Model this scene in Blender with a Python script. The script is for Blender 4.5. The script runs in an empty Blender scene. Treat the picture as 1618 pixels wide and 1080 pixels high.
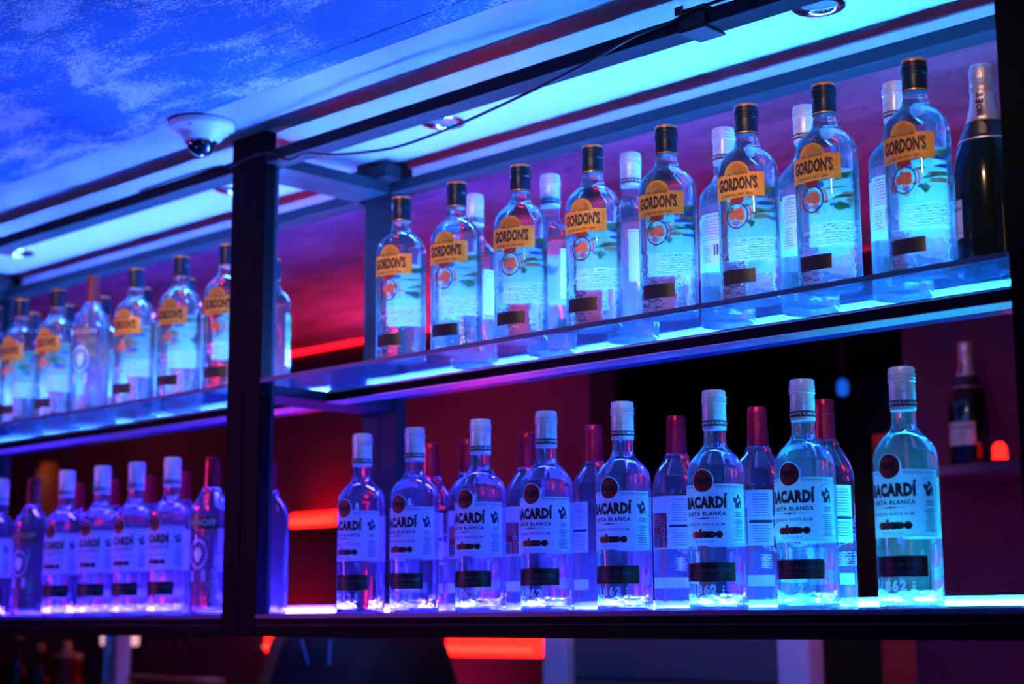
import bpy, math, random
from mathutils import Vector, Matrix
sc = bpy.context.scene
C = sc.collection
PI = math.pi

# ------------------------------------------------------------------ camera
YAW, PIT, ROL = -0.7631, 0.1693, -0.005
fw = Vector((math.sin(YAW)*math.cos(PIT), math.cos(YAW)*math.cos(PIT), math.sin(PIT)))
rt0 = Vector((math.cos(YAW), -math.sin(YAW), 0)); up0 = rt0.cross(fw)
rt = rt0*math.cos(ROL) + up0*math.sin(ROL); up = up0*math.cos(ROL) - rt0*math.sin(ROL)
cam = bpy.data.cameras.new('camera'); camo = bpy.data.objects.new('camera', cam); C.objects.link(camo)
M = Matrix(((rt.x, up.x, -fw.x, 2.428), (rt.y, up.y, -fw.y, -1.778), (rt.z, up.z, -fw.z, 0.0), (0, 0, 0, 1)))
camo.matrix_world = M
cam.sensor_width = 36; cam.lens = 2564.65/1618*36
cam.clip_start = 0.05
cam.dof.use_dof = True; cam.dof.focus_distance = 2.3; cam.dof.aperture_fstop = 3.2
sc.camera = camo

# ------------------------------------------------------------------ world, exposure
w = bpy.data.worlds.new('world'); sc.world = w; w.use_nodes = True
w.node_tree.nodes['Background'].inputs[0].default_value = (0.10, 0.02, 0.10, 1)
w.node_tree.nodes['Background'].inputs[1].default_value = 0.05
sc.view_settings.view_transform = 'Standard'; sc.view_settings.look = 'None'
sc.view_settings.gamma = 1; sc.view_settings.use_curve_mapping = False
sc.view_settings.exposure = 0.2
cy = sc.cycles
cy.max_bounces = 14; cy.transmission_bounces = 10; cy.transparent_max_bounces = 14
cy.glossy_bounces = 5; cy.diffuse_bounces = 3
cy.sample_clamp_indirect = 60.0; cy.caustics_reflective = True; cy.caustics_refractive = True
cy.use_denoising = True
try: cy.denoiser = 'OPENIMAGEDENOISE'
except Exception: pass

# ------------------------------------------------------------------ room lamps and added fills (out of view)
def area(name, loc, target, size, power, col, sizey=None, spread=None):
    l = bpy.data.lights.new(name, 'AREA'); l.energy = power; l.color = col
    l.size = size
    if sizey: l.shape = 'RECTANGLE'; l.size_y = sizey
    if spread: l.spread = spread
    o = bpy.data.objects.new(name, l); C.objects.link(o); o.location = loc
    d = Vector(target) - Vector(loc); o.rotation_euler = d.to_track_quat('-Z', 'Y').to_euler()
    return o
area('blue_ceiling_fill', (-0.2, -1.6, -0.75), (-0.6, -0.7, 0.9), 0.5, 6, (0.0, 0.20, 1.0))  # unseen blue fill added to lift the ceiling plaster
area('lilac_ceiling_fill', (1.0, -1.6, -0.8), (0.2, -0.4, 0.9), 0.3, 0.6, (0.45, 0.40, 1.0))  # unseen lilac fill added for the pale plaster patches
for i, (px, tx) in enumerate(((1.75, 1.38), (1.40, 1.03), (1.05, 0.68), (0.70, 0.33), (0.25, -0.12), (-0.15, -0.5), (-0.55, -0.9))):      # unseen warm spots added to light only the upper row
    sl = bpy.data.lights.new('warm_upper_spot', 'SPOT'); sl.energy = 17; sl.color = (1.0, 0.62, 0.40); sl.spot_size = math.radians(31); sl.spot_blend = 0.6; sl.shadow_soft_size = 0.03
    so = bpy.data.objects.new('warm_upper_spot', sl); C.objects.link(so); so.location = (px, -0.85, 0.87)
    so.rotation_euler = (Vector((tx, 0.0, 0.585))-Vector(so.location)).to_track_quat('-Z', 'Y').to_euler()
area('blue_front_spot', (3.0, -1.5, 0.0), (0.7, 0.0, 0.2), 0.3, 0.9, (0.05, 0.25, 1.0), spread=0.8)
area('violet_front_spot', (-2.2, -2.6, 0.5), (-0.1, 0.0, 0.15), 0.4, 1.7, (0.85, 0.12, 1.0), spread=0.9)
area('warm_side_lamp', (3.6, -0.55, 0.35), (0.0, 0.1, 0.2), 0.10, 0.6, (1.0, 0.62, 0.3), sizey=1.0)
area('pale_counter_fill', (0.9, 0.7, -0.9), (0.1, 1.4, -0.1), 0.15, 0.5, (1.0, 0.72, 0.85))  # unseen pink fill added to brighten the fridge uprights
area('magenta_room_lamp', (-1.3, 1.25, -0.85), (-1.1, 1.15, 0.9), 0.5, 19, (1.0, 0.035, 0.30), spread=1.3)
area('purple_room_lamp', (0.9, 1.2, -0.9), (0.7, 1.1, 0.9), 0.5, 1.4, (0.8, 0.015, 0.7), spread=1.3)

# ------------------------------------------------------------------ materials
MATS = {}
def mat(name, col=(0.8, 0.8, 0.8), rough=0.5, metal=0.0, emit=None, es=0.0, spec=0.5, alpha=None, trans=0.0, ior=1.45, coat=0.0):
    m = bpy.data.materials.new(name); m.use_nodes = True
    b = m.node_tree.nodes['Principled BSDF']
    b.inputs['Base Color'].default_value = (*col, 1); b.inputs['Roughness'].default_value = rough
    b.inputs['Metallic'].default_value = metal; b.inputs['Specular IOR Level'].default_value = spec
    b.inputs['Transmission Weight'].default_value = trans; b.inputs['IOR'].default_value = ior
    b.inputs['Coat Weight'].default_value = coat
    if emit: b.inputs['Emission Color'].default_value = (*emit, 1); b.inputs['Emission Strength'].default_value = es
    MATS[name] = m; return m
def nodes(m): return m.node_tree.nodes, m.node_tree.links
def noise_bump(m, scale=80, strength=0.2, dist=0.001, stretch=(1, 1, 1)):
    n, l = nodes(m); b = n['Principled BSDF']
    tc = n.new('ShaderNodeTexCoord'); mp = n.new('ShaderNodeMapping'); mp.inputs['Scale'].default_value = stretch
    t = n.new('ShaderNodeTexNoise'); t.inputs['Scale'].default_value = scale; t.inputs['Detail'].default_value = 4
    bp = n.new('ShaderNodeBump'); bp.inputs['Strength'].default_value = strength; bp.inputs['Distance'].default_value = dist
    l.new(tc.outputs['Object'], mp.inputs[0]); l.new(mp.outputs[0], t.inputs['Vector']); l.new(t.outputs['Fac'], bp.inputs['Height'])
    l.new(bp.outputs[0], b.inputs['Normal']); return t

steel = mat('black_steel', (0.0012, 0.0014, 0.002), 0.55, 0.0, spec=0.08); noise_bump(steel, 300, 0.05)
steel_r = mat('lit_black_steel', (0.010, 0.013, 0.017), 0.5, 0.0, spec=0.1); noise_bump(steel_r, 300, 0.05)  # same black steel, lifted to stand for light on the rail's underside
steel_b = mat('grey_blue_steel', (0.015, 0.024, 0.030), 0.5, 0.0, spec=0.2); noise_bump(steel_b, 250, 0.05)
plug = mat('black_connector', (0.01, 0.01, 0.012), 0.6)
cable_m = mat('black_cable_rubber', (0.006, 0.006, 0.008), 0.5)
alu = mat('aluminium_profile', (0.55, 0.57, 0.6), 0.35, 0.7)

def plaster(name, paint, bare, lo, hi):
    m = bpy.data.materials.new(name); m.use_nodes = True; n, l = nodes(m); b = n['Principled BSDF']
    b.inputs['Roughness'].default_value = 0.75
    tc = n.new('ShaderNodeTexCoord')
    mp = n.new('ShaderNodeMapping'); mp.inputs['Rotation'].default_value = (0, 0, 0.5); mp.inputs['Scale'].default_value = (1.0, 2.2, 1)
    l.new(tc.outputs['Object'], mp.inputs[0])
    n1 = n.new('ShaderNodeTexNoise'); n1.inputs['Scale'].default_value = 5; n1.inputs['Detail'].default_value = 5; n1.inputs['Distortion'].default_value = 0.6
    n2 = n.new('ShaderNodeTexNoise'); n2.inputs['Scale'].default_value = 120; n2.inputs['Detail'].default_value = 8; n2.inputs['Roughness'].default_value = 0.75; n2.inputs['Distortion'].default_value = 0.8
    l.new(mp.outputs[0], n1.inputs['Vector']); l.new(mp.outputs[0], n2.inputs['Vector'])
    a = n.new('ShaderNodeMath'); a.operation = 'MULTIPLY_ADD'; a.inputs[1].default_value = 0.85
    h1 = n.new('ShaderNodeMath'); h1.operation = 'MULTIPLY'; h1.inputs[1].default_value = 0.6; l.new(n1.outputs['Fac'], h1.inputs[0])
    l.new(n2.outputs['Fac'], a.inputs[0]); l.new(h1.outputs[0], a.inputs[2])
    cr = n.new('ShaderNodeValToRGB'); cr.color_ramp.elements[0].position = lo; cr.color_ramp.elements[1].position = hi
    cr.color_ramp.elements[0].color = (*paint, 1); cr.color_ramp.elements[1].color = (*bare, 1)
    l.new(a.outputs[0], cr.inputs[0])
    # dark scuffs of the trowel
    n3 = n.new('ShaderNodeTexNoise'); n3.inputs['Scale'].default_value = 9; n3.inputs['Roughness'].default_value = 0.75; n3.inputs['Detail'].default_value = 9; n3.inputs['Distortion'].default_value = 1.0
    mp2 = n.new('ShaderNodeMapping'); mp2.inputs['Rotation'].default_value = (0, 0, 0.75); mp2.inputs['Scale'].default_value = (0.9, 2.4, 1); mp2.inputs['Location'].default_value = (3.1, 1.7, 0)
    l.new(tc.outputs['Object'], mp2.inputs[0]); l.new(mp2.outputs[0], n3.inputs['Vector'])
    c3 = n.new('ShaderNodeValToRGB'); c3.color_ramp.elements[0].position = 0.29; c3.color_ramp.elements[1].position = 0.43
    c3.color_ramp.elements[0].color = (0.12, 0.12, 0.16, 1); c3.color_ramp.elements[1].color = (1, 1, 1, 1)
    l.new(n3.outputs['Fac'], c3.inputs[0])
    mx = n.new('ShaderNodeMixRGB'); mx.blend_type = 'MULTIPLY'; mx.inputs[0].default_value = 1
    l.new(cr.outputs[0], mx.inputs[1]); l.new(c3.outputs[0], mx.inputs[2]); l.new(mx.outputs[0], b.inputs['Base Color'])
    bp = n.new('ShaderNodeBump'); bp.inputs['Strength'].default_value = 0.6; bp.inputs['Distance'].default_value = 0.004
    l.new(a.outputs[0], bp.inputs['Height']); l.new(bp.outputs[0], b.inputs['Normal'])
    MATS[name] = m; return m
plaster_f = plaster('worn_blue_plaster', (0.006, 0.16, 0.42), (0.66, 0.58, 0.62), 0.735, 0.80)
plaster_b = plaster('magenta_lit_plaster', (0.34, 0.16, 0.20), (0.78, 0.42, 0.50), 0.60, 0.9)  # worn plaster with the room's magenta light tinted into its colour
panel_m = mat('smooth_white_panel', (0.38, 0.37, 0.39), 0.35); noise_bump(panel_m, 3, 0.25, 0.01)
wall_m = mat('maroon_wall_paint', (0.10, 0.009, 0.040), 0.85); noise_bump(wall_m, 40, 0.3)
dark_wall = mat('dark_room_wall', (0.03, 0.03, 0.05), 0.9)
floor_m = mat('dark_floor', (0.05, 0.045, 0.05), 0.5)

# bottle glass: refraction plus clear pass-through so that the light strips shine through the rows
def glass(name, tint=(0.93, 0.98, 1.0), ior=1.34, mixt=0.18, rough=0.0, boss=None, frost=0.0):
    m = bpy.data.materials.new(name); m.use_nodes = True; n, l = nodes(m)
    n.remove(n['Principled BSDF']); out = n['Material Output']
    g = n.new('ShaderNodeBsdfGlass'); g.inputs['Color'].default_value = (*tint, 1); g.inputs['IOR'].default_value = ior; g.inputs['Roughness'].default_value = rough
    t = n.new('ShaderNodeBsdfTransparent'); t.inputs[0].default_value = (*tint, 1)
    mx = n.new('ShaderNodeMixShader'); mx.inputs[0].default_value = mixt
    l.new(g.outputs[0], mx.inputs[1]); l.new(t.outputs[0], mx.inputs[2])
    last = mx
    if frost:
        d = n.new('ShaderNodeBsdfTranslucent'); d.inputs[0].default_value = (0.9, 0.95, 1, 1)
        m2 = n.new('ShaderNodeMixShader'); m2.inputs[0].default_value = frost
        l.new(mx.outputs[0], m2.inputs[1]); l.new(d.outputs[0], m2.inputs[2]); last = m2
    l.new(last.outputs[0], out.inputs['Surface'])
    tc = n.new('ShaderNodeTexCoord'); sp = n.new('ShaderNodeSeparateXYZ'); l.new(tc.outputs['Object'], sp.inputs[0])
    nz = n.new('ShaderNodeTexNoise'); nz.inputs['Scale'].default_value = 130; nz.inputs['Detail'].default_value = 1.5
    l.new(tc.outputs['Object'], nz.inputs['Vector'])
    nw = n.new('ShaderNodeTexNoise'); nw.inputs['Scale'].default_value = 22; nw.inputs['Detail'].default_value = 1
    l.new(tc.outputs['Object'], nw.inputs['Vector'])
    if boss:      # moulded relief between two heights of the bottle
        mr = n.new('ShaderNodeMapRange'); mr.inputs[1].default_value = boss[1]; mr.inputs[2].default_value = boss[1]-0.012
        mr.inputs[3].default_value = 0; mr.inputs[4].default_value = 1; l.new(sp.outputs['Z'], mr.inputs[0])
        mu = n.new('ShaderNodeMath'); mu.operation = 'MULTIPLY'; l.new(mr.outputs[0], mu.inputs[0]); l.new(nz.outputs['Fac'], mu.inputs[1])
        ad = n.new('ShaderNodeMath'); ad.operation = 'MULTIPLY_ADD'; ad.inputs[1].default_value = boss[2]
        l.new(mu.outputs[0], ad.inputs[0]); l.new(nw.outputs['Fac'], ad.inputs[2]); h = ad
    else: h = nw
    bp = n.new('ShaderNodeBump'); bp.inputs['Strength'].default_value = 0.35; bp.inputs['Distance'].default_value = 0.003
    l.new(h.outputs[0], bp.inputs['Height']); l.new(bp.outputs[0], g.inputs['Normal'])
    MATS[name] = m; return m
glass_gin = glass('gin_glass', (0.84, 0.975, 1.0), boss=(0, 0.10, 0.55), frost=0.015)
glass_rum = glass('rum_glass', (0.80, 0.94, 1.0), boss=(0, 0.03, 0.5), frost=0.035)
glass_vod = glass('vodka_glass', (0.82, 0.94, 1.0), boss=(0, 0.10, 0.5), frost=0.03)
def paper(name, col, trl=0.5, rough=0.5):
    m = bpy.data.materials.new(name); m.use_nodes = True; n, l = nodes(m); b = n['Principled BSDF']; out = n['Material Output']
    b.inputs['Base Color'].default_value = (*col, 1); b.inputs['Roughness'].default_value = rough
    t = n.new('ShaderNodeBsdfTranslucent'); t.inputs[0].default_value = (*col, 1)
    mx = n.new('ShaderNodeMixShader'); mx.inputs[0].default_value = trl
    l.new(b.outputs[0], mx.inputs[1]); l.new(t.outputs[0], mx.inputs[2]); l.new(mx.outputs[0], out.inputs['Surface'])
    MATS[name] = m; return m
relief = paper('lit_glass_relief', (0.98, 0.98, 1.0), 0.35, 0.2)  # white base paints the catch-light on the moulded glass
white_paper = paper('white_label_paper', (0.86, 0.86, 0.88), 0.45)
clear_white = paper('pale_back_label', (0.80, 0.90, 0.95), 0.5)
cream = paper('green_tinted_label', (0.30, 0.42, 0.24), 0.45)
orange = paper('orange_label', (0.95, 0.27, 0.015), 0.25)
orange_d = paper('deep_orange_print', (0.62, 0.20, 0.03), 0.2)
ink = mat('dark_ink', (0.03, 0.012, 0.015), 0.6)
ink_b = mat('blue_black_ink', (0.02, 0.03, 0.09), 0.6)
ink_grey = mat('grey_ink', (0.12, 0.12, 0.2), 0.6)
black_lab = mat('black_label_paper', (0.012, 0.013, 0.02), 0.45)
dkred = paper('dark_red_print', (0.30, 0.02, 0.02), 0.15)
red = paper('red_print', (0.75, 0.03, 0.05), 0.3)
band_red = mat('dark_red_label_band', (0.14, 0.005, 0.012), 0.4)
redorange = paper('red_orange_print', (0.85, 0.10, 0.03), 0.35)
green = paper('leaf_green_print', (0.02, 0.30, 0.06), 0.4)
bluep = paper('blue_print', (0.02, 0.05, 0.45), 0.3)
gold = mat('gold_print', (0.6, 0.35, 0.1), 0.35, 0.6)
cap_navy = mat('navy_screw_cap', (0.006, 0.018, 0.04), 0.35, 0.0, spec=0.3)
cap_copper = mat('copper_cap_rim', (0.75, 0.28, 0.08), 0.35, 0.5)
cap_white = mat('pearl_white_cap', (0.62, 0.72, 0.84), 0.32, 0.15)
cap_red = mat('red_screw_cap', (0.40, 0.008, 0.045), 0.28, 0.6)
cap_dkred = mat('dark_red_screw_cap', (0.20, 0.012, 0.02), 0.4, 0.1)
green_glass = mat('black_green_bottle_glass', (0.004, 0.010, 0.008), 0.12, spec=0.35, coat=0.2)
foil = mat('rose_foil', (0.60, 0.48, 0.52), 0.38, 0.7); noise_bump(foil, 220, 0.6, 0.002)
foil_d = mat('dark_foil_collar', (0.03, 0.03, 0.05), 0.4, 0.5)

# ------------------------------------------------------------------ mesh builder
class MB:
    def __init__(s): s.v = []; s.f = []; s.m = []; s.sm = []; s.mats = []
    def mi(s, m):
        if m not in s.mats: s.mats.append(m)
        return s.mats.index(m)
    def add(s, vs, fs, m, smooth=False):
        o = len(s.v); k = s.mi(m); s.v += [tuple(v) for v in vs]
        for f in fs: s.f.append([i+o for i in f]); s.m.append(k); s.sm.append(smooth)
        return s
    def box(s, a, b, m):
        (x0, y0, z0), (x1, y1, z1) = a, b
        vs = [(x0, y0, z0), (x1, y0, z0), (x1, y1, z0), (x0, y1, z0), (x0, y0, z1), (x1, y0, z1), (x1, y1, z1), (x0, y1, z1)]
        return s.add(vs, [(0, 3, 2, 1), (4, 5, 6, 7), (0, 1, 5, 4), (1, 2, 6, 5), (2, 3, 7, 6), (3, 0, 4, 7)], m)
    def rings(s, rings, m, cap0=True, cap1=True, smooth=True):
        n = len(rings[0]); vs = [p for r in rings for p in r]; fs = []
        for i in range(len(rings)-1):
            for j in range(n):
                k = (j+1) % n; fs.append((i*n+j, i*n+k, (i+1)*n+k, (i+1)*n+j))
        s.add(vs, fs, m, smooth)
        o = len(s.v)-len(vs); q = s.mi(m)
        if cap0: s.f.append([o+j for j in reversed(range(n))]); s.m.append(q); s.sm.append(False)
        if cap1: s.f.append([o+(len(rings)-1)*n+j for j in range(n)]); s.m.append(q); s.sm.append(False)
        return s
    def lathe(s, prof, m, n=40, c=(0, 0, 0), cap0=True, cap1=True, smooth=True):
        return s.rings([[(c[0]+r*math.cos(2*PI*j/n), c[1]+r*math.sin(2*PI*j/n), c[2]+z) for j in range(n)] for r, z in prof], m, cap0, cap1, smooth)
    def tube(s, pts, r, m, n=10):
        pts = [Vector(p) for p in pts]; rr = []
        for i, p in enumerate(pts):
            t = (pts[min(i+1, len(pts)-1)]-pts[max(i-1, 0)]).normalized()
            a = t.cross(Vector((0, 0, 1)) if abs(t.z) < .9 else Vector((1, 0, 0))).normalized(); b = t.cross(a)
            rr.append([tuple(p+a*r*math.cos(2*PI*j/n)+b*r*math.sin(2*PI*j/n)) for j in range(n)])
        return s.rings(rr, m)
    def obj(s, name, parent=None, bevel=0, edge=None):
        me = bpy.data.meshes.new(name); me.from_pydata(s.v, [], s.f)
        for m in s.mats: me.materials.append(m)
        for i, p in enumerate(me.polygons): p.material_index = s.m[i]; p.use_smooth = s.sm[i]
        me.update()
        o = bpy.data.objects.new(name, me); C.objects.link(o)
        if parent: o.parent = parent
        if bevel:
            b = o.modifiers.new('bevel', 'BEVEL'); b.width = bevel; b.segments = 2; b.limit_method = 'ANGLE'
        if edge:
            e = o.modifiers.new('split', 'EDGE_SPLIT'); e.split_angle = edge
        return o
def empty(name, label, cat, loc=(0, 0, 0), rz=0, group=None):
    o = bpy.data.objects.new(name, None); C.objects.link(o); o.location = loc; o.rotation_euler = (0, 0, rz); o.empty_display_size = 0.02
    o['label'] = label; o['category'] = cat
    if group: o['group'] = group
    return o
def tag(o, label, cat, group=None):
    o['label'] = label; o['category'] = cat
    if group: o['group'] = group
    return o
def struct(o): o['kind'] = 'structure'; return o
def copy_tree(o, parent=None):
    c = o.copy(); C.objects.link(c)
    if parent: c.parent = parent
    for ch in list(o.children): copy_tree(ch, c)
    return c

# text outlines -------------------------------------------------------------
TXT = {}
def text(body, size, bold=0.0, space=1.0):
    k = (body, size, bold, space)
    if k in TXT: return TXT[k]
    cu = bpy.data.curves.new('t', 'FONT'); cu.body = body; cu.size = size; cu.offset = bold; cu.align_x = 'CENTER'; cu.align_y = 'CENTER'
    cu.resolution_u = 2; cu.space_character = space
    o = bpy.data.objects.new('t', cu); C.objects.link(o)
    dg = bpy.context.evaluated_depsgraph_get(); me = bpy.data.meshes.new_from_object(o.evaluated_get(dg))
    r = ([(v.co.x, v.co.y) for v in me.vertices], [tuple(p.vertices) for p in me.polygons])
    bpy.data.objects.remove(o); bpy.data.curves.remove(cu); bpy.data.meshes.remove(me)
    TXT[k] = r; return r

# wrapping flat art round a bottle: section = superellipse (a, b, n), s = arc length from the front (-Y)
class Wrap:
    def __init__(s, a, b=None, n=2.0):
        s.a = a; s.b = b or a; s.n = n; N = 720; P = []
        for i in range(N+1):
            t = -PI/2 + 2*PI*i/N - PI      # start at the back, pass the front half way
            c, d = math.cos(t), math.sin(t)
            P.append((s.a*math.copysign(abs(c)**(2/n), c), s.b*math.copysign(abs(d)**(2/n), d)))
        L = [0]
        for i in range(N): L.append(L[-1]+math.hypot(P[i+1][0]-P[i][0], P[i+1][1]-P[i][1]))
        s.P = P; s.L = [l-L[N//2] for l in L]; s.per = L[-1]
    def at(s, u, z, e):
        h = s.per/2; u = (u+h) % s.per - h
        import bisect
        i = min(max(bisect.bisect_left(s.L, u)-1, 0), len(s.P)-2); t = (u-s.L[i])/max(s.L[i+1]-s.L[i], 1e-9)
        x = s.P[i][0]*(1-t)+s.P[i+1][0]*t; y = s.P[i][1]*(1-t)+s.P[i+1][1]*t
        nx = math.copysign((abs(x)/s.a)**(s.n-1), x)/s.a; ny = math.copysign((abs(y)/s.b)**(s.n-1), y)/s.b
        q = math.hypot(nx, ny) or 1
        return (x+nx/q*e, y+ny/q*e, z)
    def patch(s, mb, s0, s1, z0, z1, m, e, nz=1, skew=0):
        n = max(2, int(abs(s1-s0)/0.003)); vs = []; fs = []
        for j in range(nz+1):
            for i in range(n+1):
                u = s0+(s1-s0)*i/n; vs.append(s.at(u, z0+(z1-z0)*j/nz+skew*(u-s0), e))
        for j in range(nz):
            for i in range(n): a = j*(n+1)+i; fs.append((a, a+1, a+n+2, a+n+1))
        mb.add(vs, fs, m, True)
    def disc(s, mb, cs, cz, rs, rz, m, e, r0=0.0, k=28):
        vs = [s.at(cs+rs*math.cos(2*PI*i/k), cz+rz*math.sin(2*PI*i/k), e) for i in range(k)]
        if r0:
            vs += [s.at(cs+rs*r0*math.cos(2*PI*i/k), cz+rz*r0*math.sin(2*PI*i/k), e) for i in range(k)]
            mb.add(vs, [(i, (i+1) % k, k+(i+1) % k, k+i) for i in range(k)], m, True)
        else:
            vs += [s.at(cs+rs*.5*math.cos(2*PI*i/k), cz+rz*.5*math.sin(2*PI*i/k), e) for i in range(k)]+[s.at(cs, cz, e)]
            mb.add(vs, [(i, (i+1) % k, k+(i+1) % k, k+i) for i in range(k)]+[(k+i, k+(i+1) % k, 2*k) for i in range(k)], m, True)
    def poly(s, mb, pts, m, e, cs=0, cz=0, sc_=1):
        mb.add([s.at(cs+p[0]*sc_, cz+p[1]*sc_, e) for p in pts], [tuple(range(len(pts)))], m, False)
    def text(s, mb, body, size, cs, cz, m, e, bold=0.0, space=1.0, sx=1.0, slope=0.0, width=None):
        v, f = text(body, size, bold, space)
        if width: sx = width/(max(p[0] for p in v)-min(p[0] for p in v))
        mb.add([s.at(cs+x*sx, cz+y+slope*x, e) for x, y in v], f, m, False)
    def lines(s, mb, cs, z_top, z_bot, n, wid, m, e, rnd, th=0.0009, ragged=0.35):
        for i in range(n):
            z = z_top+(z_bot-z_top)*i/max(n-1, 1); q = wid*(1-ragged*rnd.random())/2
            s.patch(mb, cs-q, cs+q, z-th/2, z+th/2, m, e)

# ------------------------------------------------------------------ bottles
def sec_ring(a, b, n, z, N=56):
    r = []
    for j in range(N):
        t = 2*PI*j/N; c, d = math.cos(t), math.sin(t)
        r.append((a*math.copysign(abs(c)**(2/n), c), b*math.copysign(abs(d)**(2/n), d), z))
    return r
E1, E2, E3 = 0.0005, 0.0009, 0.0013

def make_cap(parent, z0, z1, r, m, ribs=3, rim=None, band=None, name='screw_cap'):
    mb = MB(); prof = [(r*0.97, z0), (r, z0+0.001)]
    h = z1-z0; top = z1
    zs = z1-0.010
    for k in range(ribs):
        zz = zs-k*0.0042
        prof_k = [(r*0.985, zz-0.0016), (r*1.055, zz-0.0009), (r*1.055, zz+0.0009), (r*0.985, zz+0.0016)]
        if k == 0: R = prof_k
        else: R = prof_k+R
    if ribs: prof += R
    prof += [(r*1.0, z1-0.003), (r*0.96, z1-0.0008), (r*0.86, z1)]
    mb.lathe(prof, m, 32)
    o = mb.obj(name, parent, edge=0.7)
    return o

def gin_bottle():
    W = Wrap(0.0415, 0.037, 2.5); rnd = random.Random(3)
    root = empty('gin_bottle', '', 'bottle')
    mb = MB()
    P = [(0.032, 0.028, 2.4, 0.004), (0.039, 0.0345, 2.5, 0.0), (0.0408, 0.0363, 2.5, 0.003), (0.0415, 0.037, 2.5, 0.008), (0.0415, 0.037, 2.5, 0.185), (0.041, 0.0366, 2.4, 0.193),
         (0.039, 0.0352, 2.3, 0.201), (0.034, 0.0315, 2.15, 0.2095), (0.027, 0.0255, 2, 0.2165), (0.0215, 0.021, 2, 0.2205), (0.0185, 0.0185, 2, 0.225), (0.0163, 0.0163, 2, 0.2325), (0.0152, 0.0152, 2, 0.244), (0.0148, 0.0148, 2, 0.262)]
    mb.rings([sec_ring(a, b, n, z) for a, b, n, z in P], glass_gin)
    mb.obj('bottle_body', root, edge=1.0)
    # cap
    cap = make_cap(root, 0.2415, 0.285, 0.0165, cap_navy, 3)
    mb = MB(); mb.lathe([(0.0168, 0.2815), (0.0169, 0.2835), (0.0160, 0.2858), (0.0148, 0.2858)], cap_copper, 32, cap1=False, cap0=False)
    mb.obj('copper_rim', cap)
    mb = MB(); mb.lathe([(0.0168, 0.2425), (0.0169, 0.2440)], cap_copper, 32, cap1=False, cap0=False); mb.obj('copper_band', cap)
    # front label: rectangle with domed top
    mb = MB(); h = 0.0405
    W.patch(mb, -h, h, 0.1435, 0.1785, orange, E1)
    dome = [(0.019*math.cos(t), 0.0175*math.sin(t)) for t in [PI*i/16 for i in range(17)]]
    W.poly(mb, [(x, max(y, 0)) for x, y in dome], orange, E1, 0, 0.1785)
    W.disc(mb, 0, 0.186, 0.0062, 0.0062, orange_d, E2); W.disc(mb, 0, 0.186, 0.0078, 0.0078, orange_d, E2, 0.9)
    W.text(mb, 'THE ORIGINAL', 0.0052, 0, 0.1775, ink, E2, 0.0001)
    W.text(mb, "GORDON'S", 0.0235, 0, 0.1625, ink, E2, 0.0012, 1.0, width=0.060)
    W.patch(mb, 0.027, 0.033, 0.1550, 0.1557, ink, E2)
    W.text(mb, 'LONDON DRY GIN', 0.0055, -0.001, 0.1478, ink, E2, 0.0001)
    for q in (-1, 1): W.patch(mb, q*0.024, q*0.037, 0.1476, 0.1480, orange_d, E2); W.patch(mb, q*0.020, q*0.037, 0.1762, 0.1766, orange_d, E2)
    W.patch(mb, -h, h, 0.1440, 0.1443, orange_d, E2)
    mb.obj('front_label', root)
    # boar emblem
    mb = MB(); cz = 0.118
    W.patch(mb, -0.010, 0.010, 0.1365, 0.1435, dkred, E1)
    W.disc(mb, 0, cz, 0.0165, 0.0185, ink_b, E2, 0.90)
    boar = [(-10, -2), (-11, 1), (-8, 3), (-5, 4), (-4, 7), (-2, 6), (-1, 9), (1, 7), (3, 10), (4, 7), (7, 8), (7, 5), (9, 4), (8, 1), (9, -3), (7, -6), (3, -7), (0, -6), (-2, -4), (-5, -4), (-7, -6), (-8, -4)]
    W.poly(mb, boar, redorange, E2, 0.0005, cz+0.001, 0.00118)
    for dz, ww in ((-0.0095, 0.0105), (-0.0118, 0.008)): W.patch(mb, -ww, ww*0.8, cz+dz, cz+dz+0.0012, redorange, E2)
    for i in range(14):
        t = (-0.35+0.13*i) if i < 7 else (PI+0.35-0.13*(i-7)); q = 0.0175; cx, cz2 = q*math.cos(t), (q+0.002)*math.sin(t)
        d = (math.cos(t+0.6), math.sin(t+0.6)); L = 0.006
        W.poly(mb, [(cx, cz2), (cx+d[0]*L*.5-d[1]*.0012, cz2+d[1]*L*.5+d[0]*.0012), (cx+d[0]*L, cz2+d[1]*L), (cx+d[0]*L*.5+d[1]*.0012, cz2+d[1]*L*.5-d[0]*.0012)], red, E2, 0, cz)
    mb.obj('boar_emblem', root)
    mb = MB()
    W.patch(mb, -0.026, 0.024, 0.0225, 0.0425, black_lab, E1)
    mb.obj('black_strip_label', root)
    # moulded words
    mb = MB()
    W.text(mb, 'EST', 0.006, 0.001, 0.082, relief, 0.0006, 0.0); W.text(mb, 'LONDON', 0.0068, 0.0, 0.073, relief, 0.0006, 0.0, 1.1); W.text(mb, '1769', 0.0068, 0.0, 0.063, relief, 0.0006, 0.0, 1.2)
    mb.obj('moulded_lettering', root)
    # back label, printed with botanicals
    mb = MB(); B = W.per/2; hw = 0.035
    W.patch(mb, B-hw, B+hw, 0.100, 0.172, cream, E1); W.patch(mb, B-hw, B+hw, 0.066, 0.100, clear_white, E1)
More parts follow.
